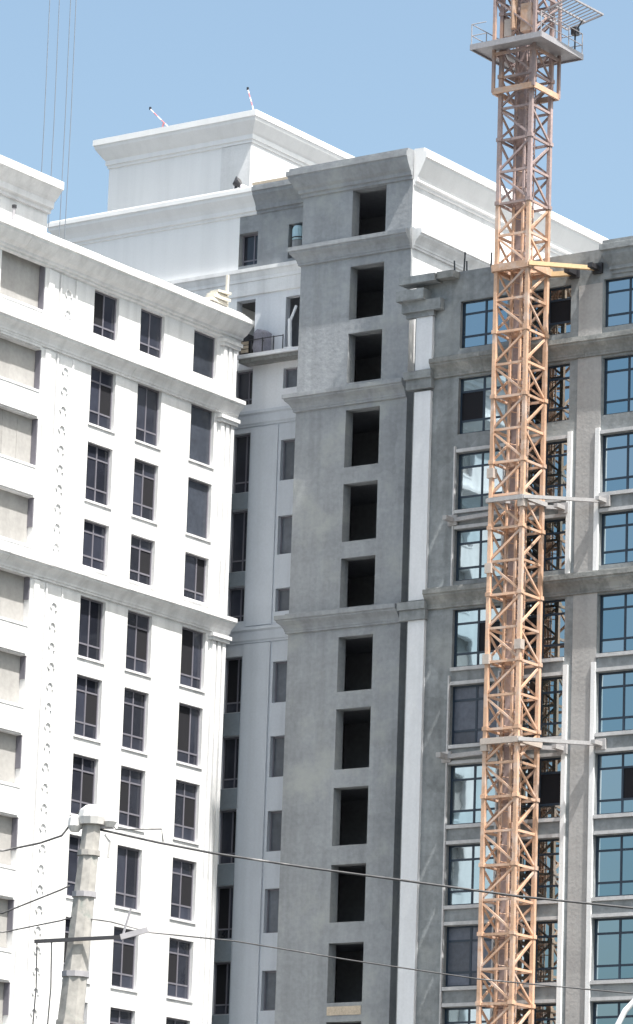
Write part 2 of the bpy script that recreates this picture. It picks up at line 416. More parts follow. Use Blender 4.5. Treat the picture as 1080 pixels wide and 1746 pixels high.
# windows
kinds = {0: ['low', 'cross', 'cross', 'cross', 'low', 'cross', 'cross', 'cross', 'cross', 'cross', 'cross'],
         1: ['low', 'low', 'cross', 'cross', 'cross', 'cross', 'cross', 'low', 'cross', 'cross', 'cross'],
         2: ['plain', 'plain', 'plain', 'door', 'door', 'door', 'cross', 'cross', 'cross', 'cross', 'cross']}
for ci, (a, b) in enumerate(cols):
    for ri, (t, bt) in enumerate(zip(TOPS, BOTS)):
        k = kinds[ci][ri]
        window(wing, k, b-a, t-bt, (XL-0.2, a, bt), R(90), 'glass_dark' if k != 'plain' else 'pane_slate', sill=0.16 if ri != 0 else None, openp=0.45)
# roof box of the wing
rb = MB().box(-112, -104.8, 112.5, 128.55, 50.0, 53.2).build('roof_box', M['white'], wing, (-104.8, 128, 50))
ep = [(-0.05, 53.45), (0.76, 53.40), (0.76, 53.06), (0.68, 53.02), (0.40, 52.68), (0.28, 52.58), (0.26, 52.32), (0.12, 52.26), (0.12, 52.12), (-0.05, 52.1)]
MB().sweep([(-104.8, 112.5), (-104.8, 128.62)], ep).build('eaves', M['white'], rb, (-104.8, 128, 53))
MB().box(-112, -104.86, 112.5, 128.5, 53.2, 53.44).build('roof', M['soil'], rb, (-104.8, 128, 53.6))

# ------------------------------------------------------------------ recessed block behind (front y = 141.7) with the penthouse
YR = 141.7
rec = thing('recessed_block', 'shaded back block set behind the grey tower, with a white penthouse on its roof', 'building', (-107, 150, 0))
CT = [54.68, 51.55, 48.34, 45.43, 41.98, 38.54, 35.41, 31.91, 28.71, 25.40, 22.12, 18.8, 15.5]
CB = [53.16, 48.95, 46.72, 42.75, 39.20, 36.96, 32.94, 29.62, 26.35, 23.10, 19.86, 16.5, 13.2]
ST = [54.75, 51.41, 48.14, 44.90, 41.48, 38.25, 35.02, 31.75, 28.50, 25.15, 21.65, 18.4, 15.0]
SB = [53.16, 48.95, 47.23, 43.07, 39.76, 37.23, 33.21, 29.96, 26.75, 23.25, 19.95, 16.6, 13.2]
up = []; lo = []
for i in range(len(CT)):
    (up if i < 2 else lo).append((-104.45, -103.42, CB[i], CT[i], 0.42))
    (up if i < 2 else lo).append((-101.76, -100.94, SB[i], ST[i], 0.34))
# upper storeys: white left part, plaster right part
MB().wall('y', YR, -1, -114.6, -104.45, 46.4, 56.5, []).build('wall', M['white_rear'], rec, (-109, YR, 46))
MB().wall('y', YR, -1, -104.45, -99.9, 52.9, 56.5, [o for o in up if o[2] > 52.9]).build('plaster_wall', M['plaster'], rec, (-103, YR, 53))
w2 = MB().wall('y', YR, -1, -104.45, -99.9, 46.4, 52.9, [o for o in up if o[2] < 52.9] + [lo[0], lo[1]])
w2.build('wall', M['white_shade_tint'], rec, (-103, YR, 46))
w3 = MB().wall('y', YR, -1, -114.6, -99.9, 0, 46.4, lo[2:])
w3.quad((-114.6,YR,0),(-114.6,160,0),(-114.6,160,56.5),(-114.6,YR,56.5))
w3.build('wall', M['white_blue_shade'], rec, (-107, YR, 0))
MB().box(-114.5, -94.2, YR+0.4, 158, 56.2, 56.4).build('roof_deck', M['soil'], rec, (-107, 150, 56))
cp = [(-0.02, 56.72), (0.42, 56.70), (0.42, 56.62), (0.52, 56.60), (0.52, 56.42), (0.46, 56.38), (0.44, 56.25), (0.25, 55.98), (0.16, 55.80), (0.14, 55.62), (0.06, 55.6), (0.06, 55.48), (-0.02, 55.46)]
MB().sweep([(-114.6, 158), (-114.6, YR), (-103.5, YR)], cp).build('cornice', M['white_rear'], rec, (-109, YR, 56))
MB().sweep([(-103.5, YR), (-99.9, YR)], cp).build('cornice', M['plaster'], rec, (-102, YR, 56))
sp = [(-0.02, 52.98), (0.26, 52.94), (0.26, 52.78), (0.20, 52.72), (0.12, 52.5), (0.12, 52.36), (0.08, 52.34), (0.08, 51.74), (-0.02, 51.70)]
MB().sweep([(-114.6, YR), (-99.95, YR)], sp).build('string_course', M['white'], rec, (-107, YR, 52.5))
for zt in (46.36, 36.62):
    MB().sweep([(-106.0, YR), (-99.95, YR)], [(-0.02, zt+0.05), (0.2, zt), (0.2, zt-0.12), (0.13, zt-0.2), (0.10, zt-0.55), (0.06, zt-0.62), (0.05, zt-0.68), (-0.02, zt-0.7)]).build('string_course', M['white_blue_shade'], rec, (-102, YR, zt))
# spandrels, deep shade painted in, between the stair windows on the left
for i in range(2, len(CT)-1):
    if not (CT[i+1] < 46.2 < CB[i] or CT[i+1] < 36.4 < CB[i]): MB().box(-104.45, -103.42, YR-0.03, YR-0.003, CT[i+1]+0.02, CB[i]-0.02).build('spandrel_panel', M['spandrel'], rec, (-104, YR, CB[i]))
for i, (t, b) in enumerate(zip(CT, CB)):
    if i == 1: continue
    window(rec, 'door', 1.03, t-b, (-104.45, YR+0.34, b), 0, 'glass_dark', openp=0.3)
for i, (t, b) in enumerate(zip(ST, SB)):
    if i < 2: continue
    window(rec, 'plain', 0.82, t-b, (-101.76, YR+0.26, b), 0, 'pane_grey')
# pilaster of pale render between the two window columns
MB().box(-103.3, -101.9, YR-0.09, YR-0.003, 0, 35.9).build('pilaster', M['white_blue_shade'], rec, (-102.6, YR, 0))
MB().box(-103.3, -101.9, YR-0.06, YR-0.003, 36.7, 45.6).build('pilaster', M['white_blue_shade'], rec, (-102.6, YR, 37))
# room behind the two open holes of the upper storeys
rm = MB(); rm.box(-104.4, -100.0, YR+1.6, YR+1.75, 46.5, 55.6); rm.build('inner_wall', M['inside'], rec, (-102, YR+1.6, 46))
# balcony slab
bs = MB().box(-103.75, -99.95, YR-0.85, YR-0.003, 48.62, 48.78).build('balcony_slab', M['white_shade_tint'], rec, (-102, YR, 48.6))
MB().box(-103.70, -99.98, YR-0.72, YR-0.005, 48.45, 48.615).build('downstand', M['concrete'], bs, (-102, YR, 48.5))
# penthouse
ph = MB().box(-116.2, -107.85, 147.0, 162, 56.42, 61.6).build('penthouse', M['white_rear'], rec, (-112, 147, 56.4))
MB().box(-109.55, -107.86, 146.955, 146.996, 56.43, 61.02).build('corner_pier', M['white'], ph, (-109, 147, 56.4))
pe = [(-0.05, 62.45), (0.60, 62.40), (0.60, 62.12), (0.55, 62.08), (0.52, 61.95), (0.22, 61.5), (0.14, 61.42), (0.14, 61.2), (0.07, 61.18), (0.07, 61.05), (-0.05, 61.03)]
MB().sweep([(-116.2, 162), (-116.2, 147.0), (-107.85, 147.0), (-107.85, 162)], pe).build('eaves', M['white_rear'], ph, (-112, 147, 62))
MB().box(-116.1, -107.95, 147.1, 161.9, 61.6, 62.4).build('roof', M['soil'], ph, (-112, 150, 62))

# ------------------------------------------------------------------ grey plaster tower (front y = 140) with its deep white flank
XT0, XT1, YT, YB = -99.8, -94.05, 140.0, 158.2
tow = thing('stair_tower', 'tall grey plaster tower with one column of empty window openings and a white flank', 'building', (-97, 148, 0))
TT = [55.15, 51.70, 48.70, 45.30, 42.05, 38.80, 35.40, 32.30, 28.95, 25.70, 22.42, 19.15, 15.9]
TB = [52.96, 49.32, 46.50, 42.78, 39.52, 36.66, 33.04, 29.72, 26.50, 23.28, 19.94, 16.7, 13.4]
tops = [(-97.18, -95.42, b, t, 0.55) for t, b in zip(TT, TB)]
MB().wall('y', YT, -1, XT0, XT1, 0, 56.2, tops).build('front_wall', M['plaster'], tow, (-97, YT, 0))
fl = MB().quad((XT1,YT,46),(XT1,YB,46),(XT1,YB,56.2),(XT1,YT,56.2)); fl.build('flank_wall', M['white'], tow, (XT1, 148, 46))
ot = MB().quad((XT0,YB,0),(XT0,YT,0),(XT0,YT,56.2),(XT0,YB,56.2)); ot.quad((XT1,YT,0),(XT1,YB,0),(XT1,YB,46),(XT1,YT,46))
ot.quad((XT1,YB,0),(XT0,YB,0),(XT0,YB,56.2),(XT1,YB,56.2)); ot.build('side_wall', M['plaster'], tow, (-97, 150, 0))
MB().box(XT0+.02, XT1-.02, YT+.4, YB-.02, 56.0, 56.2).build('roof', M['soil'], tow, (-97, 150, 56))
for t in TT: MB().box(XT0+.03, XT1-.03, YT+.56, YT+9, t+0.24, t+0.46).build('floor_slab', M['inside'], tow, (-97, 145, t))
MB().box(XT0+.03, XT1-.03, YT+4.4, YT+4.5, 10, 56).build('inner_wall', M['inside'], tow, (-97, 145, 10))
tcp = [(-0.02, 56.50), (0.48, 56.46), (0.48, 56.34), (0.58, 56.32), (0.58, 56.12), (0.52, 56.08), (0.50, 55.98), (0.30, 55.62), (0.18, 55.50), (0.16, 55.36), (0.08, 55.34), (0.08, 55.2), (-0.02, 55.18)]
MB().sweep([(XT0, YB), (XT0, YT), (XT1, YT)], [(u, z) for u, z in tcp]).build('cornice', M['plaster'], tow, (-97, YT, 56))
def side(prof, name, z): MB().sweep([(XT1, YT-0.55), (XT1, YB+0.3)], prof).build(name, M['white'], tow, (XT1, 148, z))
scp = [(0.003, 56.55), (0.52, 56.53), (0.52, 56.40), (0.66, 56.37), (0.66, 56.10), (0.58, 56.06), (0.56, 55.95), (0.34, 55.5), (0.22, 55.3), (0.20, 55.1), (0.08, 55.06), (0.08, 54.95), (0.003, 54.93)]
MB().sweep([(XT1, YT+0.02), (XT1, YB+0.3)], scp).build('cornice', M['white_rear'], tow, (XT1, 148, 56))
for zt, h in ((52.90, 1.0), (46.28, 0.95), (36.52, 0.95)):
    pts = [(XT0, YT+1.6), (XT0, YT), (XT1, YT)]
    if zt > 52: pts = [(XT0, YT+1.6), (XT0, YT), (XT1+0.0, YT)]
    MB().sweep(pts, bandprof(zt, 0.46, h)).build('string_course', M['plaster'], tow, (-97, YT, zt))
sb = [(u+0.003, z+0.02) for u, z in bandprof(52.94, 0.50, 1.05)]
MB().sweep([(XT1, YT+0.02), (XT1, YB)], sb).build('string_course', M['white'], tow, (XT1, 148, 52.9))
# one pale board laid under a low opening
MB().box(-97.15, -95.45, YT-0.03, YT+0.3, 19.42, 19.78).build('infill_board', M['timber'], tow, (-96, YT, 19.5))

# ------------------------------------------------------------------ grey apartment wing on the right (front y = 139)
YG = 138.3
gw = thing('apartment_wing', 'unpainted grey apartment wing with blue mirror windows behind the tower crane', 'building', (-84, 148, 0))
GT = [48.79, 45.48, 42.25, 38.99, 35.65, 32.46, 29.18, 25.90, 22.61, 19.33, 16.03]
GB = [46.75, 43.06, 39.83, 36.84, 33.22, 30.01, 26.72, 23.44, 20.16, 16.87, 13.54]
gcols = [(-90.34, -88.03), (-87.26, -84.95), (-83.40, -81.09), (-80.29, -77.99)]
gops = [(a, b, bt, t, 0.30) for (a, b) in gcols for t, bt in zip(GT, GB)]
gwl = MB().wall('y', YG, -1, -92.58, -76.61, 0, 50.10, gops)
gwl.quad((-92.58,158,0),(-92.58,YG,0),(-92.58,YG,50.10),(-92.58,158,50.10)); gwl.quad((-77,YG,0),(-77,158,0),(-77,158,50.10),(-77,YG,50.10))
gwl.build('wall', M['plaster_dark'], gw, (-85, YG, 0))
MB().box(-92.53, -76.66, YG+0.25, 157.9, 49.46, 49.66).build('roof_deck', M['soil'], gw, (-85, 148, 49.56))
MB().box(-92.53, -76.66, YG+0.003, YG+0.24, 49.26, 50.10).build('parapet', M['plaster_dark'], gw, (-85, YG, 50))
for ci, (a, b) in enumerate(gcols):
    for ri, (t, bt) in enumerate(zip(GT, GB)):
        window(gw, 'blue', b-a, t-bt, (a, YG+0.22, bt), 0, 'glass_blue', openp=(0.4, 0.3, 0.2, 0.2)[ci], film=1.0 if (ci == 0 and ri in (5, 8)) else 0.0)
# floor lips, trim strips and piers of the recessed bays
for ci, (a, b) in enumerate(gcols):
    for ri, (t, bt) in enumerate(zip(GT, GB)):
        if ri in (0, 1): continue
        if ri not in (3,):
            MB().box(a-0.01, b+0.01, YG-0.10, YG+0.17, bt-0.15, bt-0.004).build('sill', M['edge'], gw, (a, YG, bt))
        if ri not in (4,):
            MB().box(a-0.01, b+0.01, YG-0.08, YG-0.004, t+0.03, t+0.17).build('lintel_strip', M['edge'], gw, (a, YG, t))
    for (z0, z1) in ((36.62, 42.54), (0.0, 32.89)):
        wd = 0.20 if ci in (1, 2) else 0.07; mw = M['white'] if ci in (1, 2) else M['edge']
        MB().box(a-0.02-wd, a-0.02, YG-0.11, YG-0.003, z0, z1).build('trim_strip', mw, gw, (a, YG, z0))
        MB().box(b+0.02, b+0.02+wd, YG-0.11, YG-0.003, z0, z1).build('trim_strip', mw, gw, (b, YG, z0))
# string courses
for zt in (46.39, 36.54):
    for xa, xb in segments(-91.59, -77, 2.3): MB().sweep([(xa+0.005, YG), (xb-0.005, YG)], jit(bandprof(zt, 0.42, 1.0))).build('string_course', M['concrete'], gw, (-85, YG, zt))
    z = zt - 0.42
    c = MB().box(-92.88, -91.52, YG-0.36, YG-0.006, z-0.35, z-0.02).box(-92.81, -91.54, YG-0.26, YG-0.006, z-0.78, z-0.352)
    c.build('capital', M['plaster_dark'], gw, (-92.13, YG, z))
# left end pilaster, painted white
for (z0, z1) in ((0, 35.33), (36.18, 45.08), (46.03, 48.31)):
    MB().box(-92.43, -91.62, YG-0.16, YG-0.004, z0, z1).build('pilaster', M['white_shade_tint'], gw, (-92.03, YG, z0))
# broken cornice end at the left
ce = MB().box(-92.93, -91.54, YG-0.22, YG-0.006, 48.32, 48.54).box(-93.08, -91.14, YG-0.34, YG-0.006, 48.54, 49.01).box(-93.23, -91.84, YG-0.58, YG-0.006, 49.01, 49.46)
ce.box(-93.08, -91.29, YG-0.62, YG+0.1, 49.71, 50.03)
ce.build('cornice_stub', M['plaster_dark'], gw, (-92.13, YG, 49))
MB().box(-91.26, -90.44, YG-0.5, YG+0.1, 49.78, 50.07).build('cornice_stub', M['concrete'], gw, (-90.84, YG, 49.86))
rcp = [(-0.02, 50.37), (0.36, 50.33), (0.36, 50.19), (0.46, 50.15), (0.46, 49.91), (0.38, 49.86), (0.36, 49.71), (0.22, 49.38), (0.14, 49.26), (0.14, 49.12), (0.07, 49.10), (0.07, 48.96), (-0.02, 48.94)]
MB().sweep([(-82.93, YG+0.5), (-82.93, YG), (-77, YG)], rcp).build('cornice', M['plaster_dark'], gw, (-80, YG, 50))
MB().box(-84.55, -83.44, YG-0.035, YG-0.003, 0, 48.66).build('pier', M['pier'], gw, (-83.97, YG, 0))
for x, h in ((-90.74, 0.6), (-90.29, 0.9), (-90.14, 0.5), (-88.95, 0.7), (-87.76, 0.4)):
    MB().beam((x, YG+0.1, 50.05), (x+random.uniform(-.05,.05), YG+0.1, 50.05+h), 0.05).build('rebar', M['dark'], gw, (x, YG, 50.05))
# expansion joint between tower and wing
ej = MB().box(-94.04, -93.42, YT+0.55, YT+0.7, 0, 48.9).build('joint_panel', M['plaster'], gw, (-93.5, YT, 0))

# ------------------------------------------------------------------ tower crane
CX0, CX1, CY0, CY1 = -87.332, -85.838, 136.323, 137.817
CXM, CYM = (CX0+CX1)/2, (CY0+CY1)/2
cr = thing('tower_crane', 'orange lattice tower crane mast standing in front of the grey wing', 'tower crane', (CXM, CYM, 0))
PIT = 2.739; Z0 = 21.15 - 8*PIT + 0.7
def crane_set(m, pre):
    hw = (CX1-CX0)/2; H = PIT/2; out = {}
    out['leg'] = [MB().box(sx*hw-0.08, sx*hw+0.08, sy*hw-0.08, sy*hw+0.08, 0, PIT-0.01).mesh('leg', m) for sx in (-1,1) for sy in (-1,1)]
    br = []
    cor = [(-hw,-hw),(hw,-hw),(hw,hw),(-hw,hw)]
    for k in range(4):
        (xa, ya), (xb, yb) = cor[k], cor[(k+1) % 4]
        dx, dy = (xb-xa), (yb-ya); n = math.hypot(dx, dy); ex, ey = dx/n*0.085, dy/n*0.085
        A = lambda z: (xa+ex, ya+ey, z); B = lambda z: (xb-ex, yb-ey, z)
        for j in range(2):
            z = j*H
            br.append(('crossbar', MB().beam(A(z+0.05), B(z+0.05), 0.085, 0.10).mesh('crossbar', m)))
            if j == 0: br.append(('brace', MB().beam(A(z+H-0.10), B(z+0.20), 0.075, 0.085).mesh('brace', m)))
            else: br.append(('brace', MB().beam(A(z+0.20), B(z+H-0.10), 0.075, 0.085).mesh('brace', m)))
    for k in (2, 3):
        (xa, ya), (xb, yb) = cor[k], cor[(k+1) % 4]
        dx, dy = (xb-xa), (yb-ya); n = math.hypot(dx, dy); ex, ey = dx/n*0.085, dy/n*0.085
        for j in range(2):
            za, zb_ = (j*H+0.2, j*H+H-0.1) if j == 0 else (j*H+H-0.1, j*H+0.2)
            sx_, sy_ = (-0.05 if k == 3 else 0), (0.05 if k == 2 else 0)
            br.append(('brace', MB().beam((xa+ex+sx_, ya+ey+sy_, za), (xb-ex+sx_, yb-ey+sy_, zb_), 0.07, 0.08).mesh('brace', m)))
    br.append(('cable_duct', MB().box(-hw+0.14, -hw+0.50, hw-0.34, hw-0.12, 0, PIT-0.02).mesh('cable_duct', M['crane_dull'])))
    br.append(('guide_rail', MB().box(0.10, 0.19, -0.30, -0.21, 0, PIT-0.02).box(-0.36, -0.27, -0.30, -0.21, 0, PIT-0.02).mesh('guide_rail', m)))
    out['br'] = br
    out['sleeve'] = [MB().box(sx*hw-0.115, sx*hw+0.115, sy*hw-0.115, sy*hw+0.115, 0.0, 0.16).mesh('sleeve', m) for sx in (-1,1) for sy in (-1,1)]
    # ladder run and rest platform inside the mast
    lad = MB()
    lad.beam((-0.22, 0.40, 0), (-0.22, 0.40, PIT-0.02), 0.05).beam((0.22, 0.40, 0), (0.22, 0.40, PIT-0.02), 0.05)
    for k in range(9): lad.beam((-0.22, 0.40, 0.15+k*0.3), (0.22, 0.40, 0.15+k*0.3), 0.03)
    for k in range(4):
        z = 0.3+k*0.68
        pts = [(0.36*math.sin(t), 0.40-0.04-0.36*(1-math.cos(t))*0.95, z) for t in [(-1.9+i*3.8/8) for i in range(9)]]
        lad.tube(pts, 0.02, 4)
    out['ladder'] = lad.mesh('ladder', m)
    pl = MB()
    for k in range(7): pl.box(-hw+0.1+k*0.115, -hw+0.19+k*0.115, -hw+0.1, hw-0.1, 0.10, 0.135)
    out['rest'] = pl.mesh('rest_platform', m)
    return out
SETS = {'o': crane_set(M['crane'], 'o'), 'd': crane_set(M['crane_dull'], 'd')}
nsec = 0; z = Z0
while z < 66:
    st = SETS['d' if z > 51.3 else 'o']
    sec = inst('mast_section', None, cr, (0, 0, z))
    for me in st['sleeve']: inst('sleeve', me, sec, (0,0,0))
    for me in st['leg']: inst('leg', me, sec, (0,0,0))
    for nm, me in st['br']: inst(nm, me, sec, (0,0,0))
    inst('ladder', st['ladder'], sec, (0,0,0))
    inst('rest_platform', st['rest'], sec, (0,0,0))
    nsec += 1; z += PIT
CR = Vector((CXM, CYM, 0))
def cpart(mb, name, m, smooth=False): return mb.build(name, m, cr, CR)
cpart(MB().box(CXM-2.2, CXM+2.2, CYM-2.2, CYM+2.2, 0, 0.9), 'base_block', M['concrete'])
# pale connector boxes on the legs
for (sx, sy, zc) in ((0,0,36.70),(0,0,32.97),(1,0,33.47),(0,0,40.64),(1,0,39.32),(0,0,29.44)):
    x = CX0 if sx == 0 else CX1; y = CY0
    cpart(MB().box(x-0.15, x+0.15, y-0.15, y+0.15, zc-0.2, zc+0.2), 'connector_box', M['crane_pale'])
# climbing cage round the upper mast
hc = 0.98
zc0, zc1 = 56.83, 66.5
cg = MB()
for sx in (-1,1):
    for sy in (-1,1):
        cpart(MB().box(CXM+sx*hc-0.06, CXM+sx*hc+0.06, CYM+sy*hc-0.06, CYM+sy*hc+0.06, zc0, zc1), 'cage_leg', M['crane_dull'])
cor = [(-hc,-hc),(hc,-hc),(hc,hc),(-hc,hc)]
for zr, w, m in ((zc0+0.05, 0.24, 'crane'), (58.49, 0.12, 'crane_dull'), (60.91, 0.10, 'crane_dull'), (62.93, 0.12, 'crane_dull'), (64.95, 0.12, 'crane_dull')):
    for k in range(4):
        (xa, ya), (xb, yb) = cor[k], cor[(k+1)%4]
        cpart(MB().beam((CXM+xa, CYM+ya, zr), (CXM+xb, CYM+yb, zr), 0.10, w), 'cage_ring', M[m])
for k in range(4):
    (xa, ya), (xb, yb) = cor[k], cor[(k+1)%4]
    for za, zb in ((59.30, 60.91), (60.91, 62.83), (62.93, 64.95)):
        if (k+int(za)) % 2: xa, ya, xb, yb = xb, yb, xa, ya
        cpart(MB().beam((CXM+xa, CYM+ya, za), (CXM+xb, CYM+yb, zb), 0.07), 'cage_brace', M['crane_dull'])
# inner hydraulic gear of the cage
cpart(MB().tube([(CXM-0.1, CY0-0.15, 59.50), (CXM-0.1, CY0-0.15, 62.12)], 0.14, 8), 'climbing_jack', M['crane'])
cpart(MB().box(CXM+0.25, CXM+0.75, CY0-0.2, CY0+0.25, 59.30, 60.51), 'pump_housing', M['crane'])
cpart(MB().box(CXM-0.6, CXM-0.25, CY0-0.1, CY0+0.2, 59.25, 60.00), 'pump_housing', M['crane_pale'])
# working platform
dk = MB(); dx, dy, zd = 1.72, 1.66, 58.69
for (x0, x1, y0, y1) in ((-dx, dx, -dy, -0.8), (-dx, dx, 0.8, dy), (-dx, -0.8, -0.8, 0.8), (0.8, dx, -0.8, 0.8)):
    dk.box(CXM+x0, CXM+x1, CYM+y0, CYM+y1, zd, zd+0.05)
cpart(dk, 'platform_deck', M['crane_grey'])
for k in range(4):
    c4 = [(-dx,-dy),(dx,-dy),(dx,dy),(-dx,dy)]
    (xa, ya), (xb, yb) = c4[k], c4[(k+1)%4]
    cpart(MB().beam((CXM+xa, CYM+ya, zd+0.04), (CXM+xb, CYM+yb, zd+0.04), 0.05, 0.24), 'edge_beam', M['crane_grey'])
for x, y0 in ((-dx+0.03, -dy), (dx-0.03, -dy)):
    for zz in (0.55, 1.05):
        cpart(MB().tube([(CXM+x, CYM-dy+0.03, zd+zz), (CXM+x, CYM+dy-0.03, zd+zz)], 0.022, 5), 'guard_rail', M['crane_grey'])
    for y in (-dy+0.03, -0.5, 0.55, dy-0.03):
        cpart(MB().tube([(CXM+x, CYM+y, zd+0.1), (CXM+x, CYM+y, zd+1.06)], 0.024, 5), 'rail_post', M['crane_grey'])
for zz in (0.55, 1.05):
    cpart(MB().tube([(CXM-dx+0.03, CYM-dy+0.05, zd+zz), (CXM-1.0, CYM-dy+0.05, zd+zz)], 0.022, 5), 'guard_rail', M['crane_grey'])
    cpart(MB().tube([(CXM-dx+0.03, CYM+dy-0.05, zd+zz), (CXM+dx-0.03, CYM+dy-0.05, zd+zz)], 0.022, 5), 'guard_rail', M['crane_grey'])
# tilted grating that sticks out at the top right
a = Vector((-85.69, 136.53, 60.10)); b = Vector((-84.07, 136.37, 60.46)); c = Vector((-83.97, 138.79, 60.46)); d = Vector((-85.69, 138.79, 60.10))
gr = MB()
for t in [i/9 for i in range(10)]:
    gr.beam(a.lerp(d, t), b.lerp(c, t), 0.05, 0.03)
cpart(gr, 'loading_grating', M['crane_grey'])
for p, q in ((a, b), (d, c), (b, c), (a, d), (a.lerp(b,.5), d.lerp(c,.5))):
    cpart(MB().beam(p, q, 0.07, 0.07), 'grating_frame', M['crane_grey'])
# collars and wall ties
def collar(zc, m, thick):
    h = 0.86
    cc = [(-h,-h),(h,-h),(h,h),(-h,h)]
    for k in range(4):
        (xa, ya), (xb, yb) = cc[k], cc[(k+1)%4]
        cpart(MB().beam((CXM+xa, CYM+ya, zc), (CXM+xb, CYM+yb, zc), 0.16, thick), 'collar_beam', m)
    cpart(MB().beam((CXM-h, CYM-h, zc), (CXM+h, CYM+h, zc), 0.10, 0.10), 'collar_brace', m)
    cpart(MB().beam((CXM+h, CYM-h, zc+.02), (CXM-h, CYM+h, zc+.02), 0.10, 0.10), 'collar_brace', m)
    return h
def tie(p, q, m, w=0.17):
    p, q = Vector(p), Vector(q)
    t = cpart(MB().beam(p, q, w, w), 'tie_beam', m)
    d = (q-p)
    pl = MB().box(q.x-0.22, q.x+0.22, YG-0.14, YG-0.02, q.z-0.22, q.z+0.22).beam(q+Vector((0,-0.62,0)), q, w*1.25, w*1.1)
    pl.build('wall_bracket', M['dark'] if m is M['tie_yellow'] else m, t, CR)
h = collar(49.27, M['crane'], 0.30)
tie((CXM+h, CYM-h, 49.27), (-83.65, YG-0.1, 49.27), M['tie_yellow']); tie((CXM+h, CYM+h, 49.22), (-84.75, YG-0.1, 49.22), M['tie_yellow'], 0.2)
h = collar(39.50, M['tie_grey'], 0.18)
tie((CXM+h, CYM-h, 39.50), (-83.1, YG-0.1, 39.45), M['tie_grey'], 0.14); tie((CXM+h, CYM+h, 39.42), (-85.05, YG-0.1, 39.36), M['tie_grey'], 0.15); tie((CXM-h, CYM+h, 39.45), (-90.4, YG-0.1, 39.40), M['tie_grey'], 0.16)
h = collar(29.62, M['crane_pale'], 0.24)
tie((CXM+h, CYM-h, 29.62), (-83.1, YG-0.1, 29.54), M['tie_grey'], 0.15); tie((CXM+h, CYM+h, 29.54), (-84.9, YG-0.1, 29.48), M['tie_grey'], 0.16); tie((CXM-h, CYM+h, 29.57), (-90.4, YG-0.1, 29.52), M['tie_grey'], 0.18)
# lamp and box on the platform
fx_, fy_ = -85.03, 138.34
cpart(MB().box(fx_-.12, fx_+.12, fy_-.15, fy_+.15, 59.6, 59.92).beam((fx_,fy_,58.8),(fx_,fy_,59.65),0.05).beam((fx_+.1,fy_,59.86),(fx_+.3,fy_+.05,60.2),0.05), 'floodlight', M['dark'])

# ------------------------------------------------------------------ small things on roofs and balcony
def rod(name, p, q, label, brace=None):
    t = thing(name, label, 'marker rod', p)
    p, q = Vector(p), Vector(q); n = 6
    for i in range(n):
        a = p.lerp(q, i/n); b = p.lerp(q, (i+1)/n)
        MB().tube([a, b], 0.032, 6).build('band', M['red'] if i % 2 == 0 else M['lilac'], t, p)
    if brace: MB().tube([brace, p.lerp(q, 0.4)], 0.045, 6).build('stay', M['red'], t, p)
    MB().box(q.x-0.04, q.x+0.04, q.y-0.04, q.y+0.04, q.z-0.03, q.z+0.10).build('tip', M['dark'], t, p)
rod('marker_rod', (-112.65, 147.2, 62.42), (-114.05, 147.2, 63.75), 'red and white rod leaning far over on the penthouse roof edge, propped by a stay', (-113.35, 147.2, 62.42))
rod('marker_rod', (-107.75, 147.0, 62.42), (-108.2, 147.0, 63.7), 'red and white rod standing almost upright at the penthouse roof corner')

v = thing('roof_vent', 'small dark hooded vent on the cornice beside the penthouse corner', 'vent', (-104.5, 141.6, 56.7))
MB().beam((-104.6,141.5,56.72),(-104.6,141.5,57.0),0.1).build('stem', M['dark'], v, (-104.5,141.6,56.7))
MB().tube([(-104.6,141.5,57.35),(-104.55,141.5,57.05),(-104.3,141.5,56.85)],[0.02,0.22,0.09],8).build('hood', M['dark'], v, (-104.5,141.6,56.7))
MB().tube([(-104.3,141.5,56.86),(-104.05,141.5,56.74)],0.09,8).build('duct', M['lilac'], v, (-104.5,141.6,56.7))
pk = MB().box(-103.6,-100.5,141.35,141.55,56.735,56.86).build('timber_plank', M['timber']); tag(pk, 'long bleached plank lying on the cornice left of the grey tower top', 'plank')

sp_ = thing('vent_pipe', 'thin grey pipe stub standing on the white wing cornice at the picture edge', 'pipe', (-102.9, 124.0, 50.3))
MB().tube([(-102.9,124.0,50.28),(-102.9,124.05,50.85)],0.06,8).build('pipe', M['crane_grey'], sp_, (-102.9,124,50.3))
MB().tube([(-102.9,124.05,50.85),(-102.9,124.05,50.98)],0.10,8).build('cap', M['dark'], sp_, (-102.9,124,50.3))

# things on the roof end of the white wing
bk = thing('board_stack', 'stack of cream boards on the roof end of the white wing', 'board stack', (-103.0, 138.4, 50.46))
for k in range(4):
    c0 = Vector((-103.1+(0.05 if k % 2 else -0.04), 138.35+0.06*k, 50.52+0.15*k)); dr = Vector((0.10 if k % 2 else -0.06, 1, 0.02*k))
    MB().beam(c0-dr*(0.62-0.08*k), c0+dr*(0.62-0.05*k), 0.5, 0.11).build('board', M['cream'], bk, (-103.0,138.4,50.46))
ms = MB().beam((-103.05,139.05,50.45),(-103.05,139.05,51.9),0.11).build('timber_post', M['cream']); tag(ms, 'pale upright post beside the cream boards on the white roof end', 'post')
